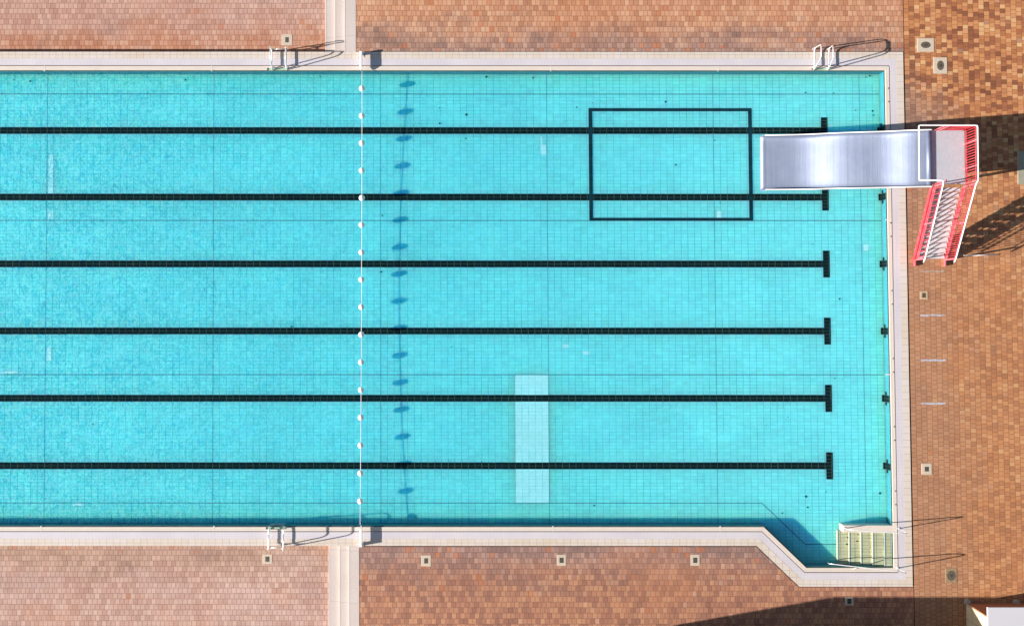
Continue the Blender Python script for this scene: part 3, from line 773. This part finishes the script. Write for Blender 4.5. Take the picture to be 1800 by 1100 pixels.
# legs and braces
for (x, y) in ((xp0 + .15, yn - .08), (xp1 - .06, yn - .08), (xp0 + .3, ys + .55), (xp1 - .06, ys + .3)):
    m = MB(); m.obox((x, y, (HP - .09) / 2), (.045, 0, 0), (0, .045, 0), (0, 0, (HP - .09) / 2)); m.build('leg', M_red, slide)
xm = at(1590, 280, 0).x
zc = min(prof[6:], key=lambda q: abs(q[0] - xm))[1]
for y in (-1.3 - .6, -1.3 + .6):
    yy = (yline(xm)[0] + yline(xm)[1]) / 2 + (.5 if y > -1.3 else -.5)
    m = MB(); m.obox((xm, yy, (zc - .03) / 2), (.04, 0, 0), (0, .04, 0), (0, 0, (zc - .03) / 2)); m.build('leg', M_red, slide)

# pole lying beside the stairs
a, b_ = at(1693, 449.5, 0), at(1753, 447.5, 0)
m = MB(); m.tube([(a.x, a.y, ZD + .03), (b_.x, b_.y, ZD + .03)], .02, 8); o = m.build('pole', M_white, smooth=True, origin=(a.x, a.y, ZD))
tag(o, 'thin white pole lying on the paving at the foot of the slide stairs', 'pole')

# ------------------------------------------------------------------ kiosk (lower right) and an unseen building added out of frame to cast the paving shadow
def mat_wall():
    n = NT('cream_tiled_wall'); p, o = n.pos()
    c = n.ramp(n.noise(p, 1.5, 3), [(.3, srgb(228, 212, 176, KA)), (.7, srgb(240, 228, 200, KA))])
    l = n.math('MAXIMUM', n.lines(o[1], .5, .02), n.lines(o[2], .5, .02)); c = n.mix(n.math('MULTIPLY', l, .6), c, srgb(150, 130, 100, KA))
    n.val(n.b.inputs['Base Color'], c); return n.m
M_kwall = mat_wall(); M_kbrown = mat_plain('brown_render', srgb(196, 122, 82, KA), .8, var=.15); M_kroof = mat_plain('white_roof_sheet', (.52, .51, .54, 1), .6, var=.03, scale=1.0)
HK = 1.95
kc = at(1698, 1060.5, ZD); rc = at(1736, 1067, HK)
t = thing('kiosk', (kc.x, kc.y, ZD), 'small kiosk with flat white roof and cream tiled wall at the lower right corner', 'kiosk')
m = MB(); m.rect(kc.x, kc.x + 5.5, kc.y - 4.5, kc.y - .0, ZD - .02, HK - .08); m.f2 = None; m.build('wall', M_kwall, t)
m = MB(); m.rect(kc.x + .03, kc.x + 5.5, kc.y + .001, kc.y + .02, ZD, HK - .08); m.build('front_panel', M_kbrown, t)
m = MB(); m.rect(rc.x, kc.x + 5.7, kc.y - 4.7, rc.y, HK - .08, HK); m.build('roof', M_kroof, t, bevel=.01)
m = MB(); m.rect(kc.x + 1.2, kc.x + 3.2, kc.y + .021, kc.y + .05, .9, 1.6); m.build('hatch_door', M_white, t)
# small concrete footings by its corner
for (px, py) in ((1700, 1057), (1786, 1057.5)):
    c = at(px, py, ZD); m = MB(); m.disc((c.x, c.y), .13, .1, ZD - .02, ZD + .05, 14); o = m.build('footing', M_drain, origin=(c.x, c.y, ZD), bevel=.01)
    tag(o, 'small grey concrete footing in the shadow %s' % ('at the near corner of the kiosk' if px < 1750 else 'in front of the kiosk wall'), 'footing', 'footings beside the kiosk')
HB = 4.5; s0 = at(1466, 1048, ZD)
L = (HB - ZD) / math.tan(SUN_EL)
bx, by = s0.x - L * math.cos(SUN_AZ), s0.y - L * math.sin(SUN_AZ)
t = thing('unseen_building', (bx, by, ZD), 'long cream building, unseen, added below the lower edge to shade the paving', 'building')
m = MB(); m.rect(bx + .004, bx + 16.996, by - 7.996, by - .004, ZD - .02, HB - .25); m.build('wall', M_kwall, t)
m = MB(); m.rect(bx, bx + 17, by - 8, by, HB - .25, HB); m.build('roof', M_kroof, t, bevel=.02)
for i in range(5):
    m = MB(); x = bx + 1.5 + i * 3.1; m.rect(x, x + 1.6, by - .03, by + .02, 1.0, 2.3); m.build('window', mat_plain('dark_glass', (.03, .04, .05, 1), .1) if i == 0 else bpy.data.materials['dark_glass'], t)

# ------------------------------------------------------------------ specks of debris on the pool floor
m = MB()
spots = [(24, 141), (53, 143), (820, 202), (819, 244), (855, 136), (773, 217), (773, 190), (937, 137), (1416, 163), (1465, 164), (1429, 429), (1476, 525), (672, 379), (1535, 203), (1504, 194), (1534, 195), (670, 478), (1452, 864), (1455, 799), (513, 574), (563, 135), (1522, 136), (1529, 134), (1512, 130), (155, 209), (326, 141), (1417, 872), (1420, 891), (1547, 866), (1375, 901), (163, 745), (1044, 888), (1490, 944), (1489, 956), (1530, 961), (1188, 290), (1256, 247), (1170, 179), (1014, 189)]
for i in range(28): spots.append((random.uniform(0, 1540), random.uniform(140, 900)))
for i, (px, py) in enumerate(spots):
    inst = 1440 < px < 1573 and py > 925
    zz = ZF + .013 if not inst else -.12
    p = at(px, py, zz); r_ = random.uniform(.03, .06) if i < 39 else random.uniform(.012, .03); n_ = random.randint(4, 7); a0 = random.random() * 6
    m.prism([(p.x + r_ * random.uniform(.5, 1.1) * math.cos(a0 + 6.283 * k_ / n_), p.y + r_ * random.uniform(.4, 1) * math.sin(a0 + 6.283 * k_ / n_)) for k_ in range(n_)], zz, zz + .006)
o = m.build('debris', M_leaf); tag(o, 'dark specks of leaf debris scattered over the pool floor', 'debris', kind='stuff')
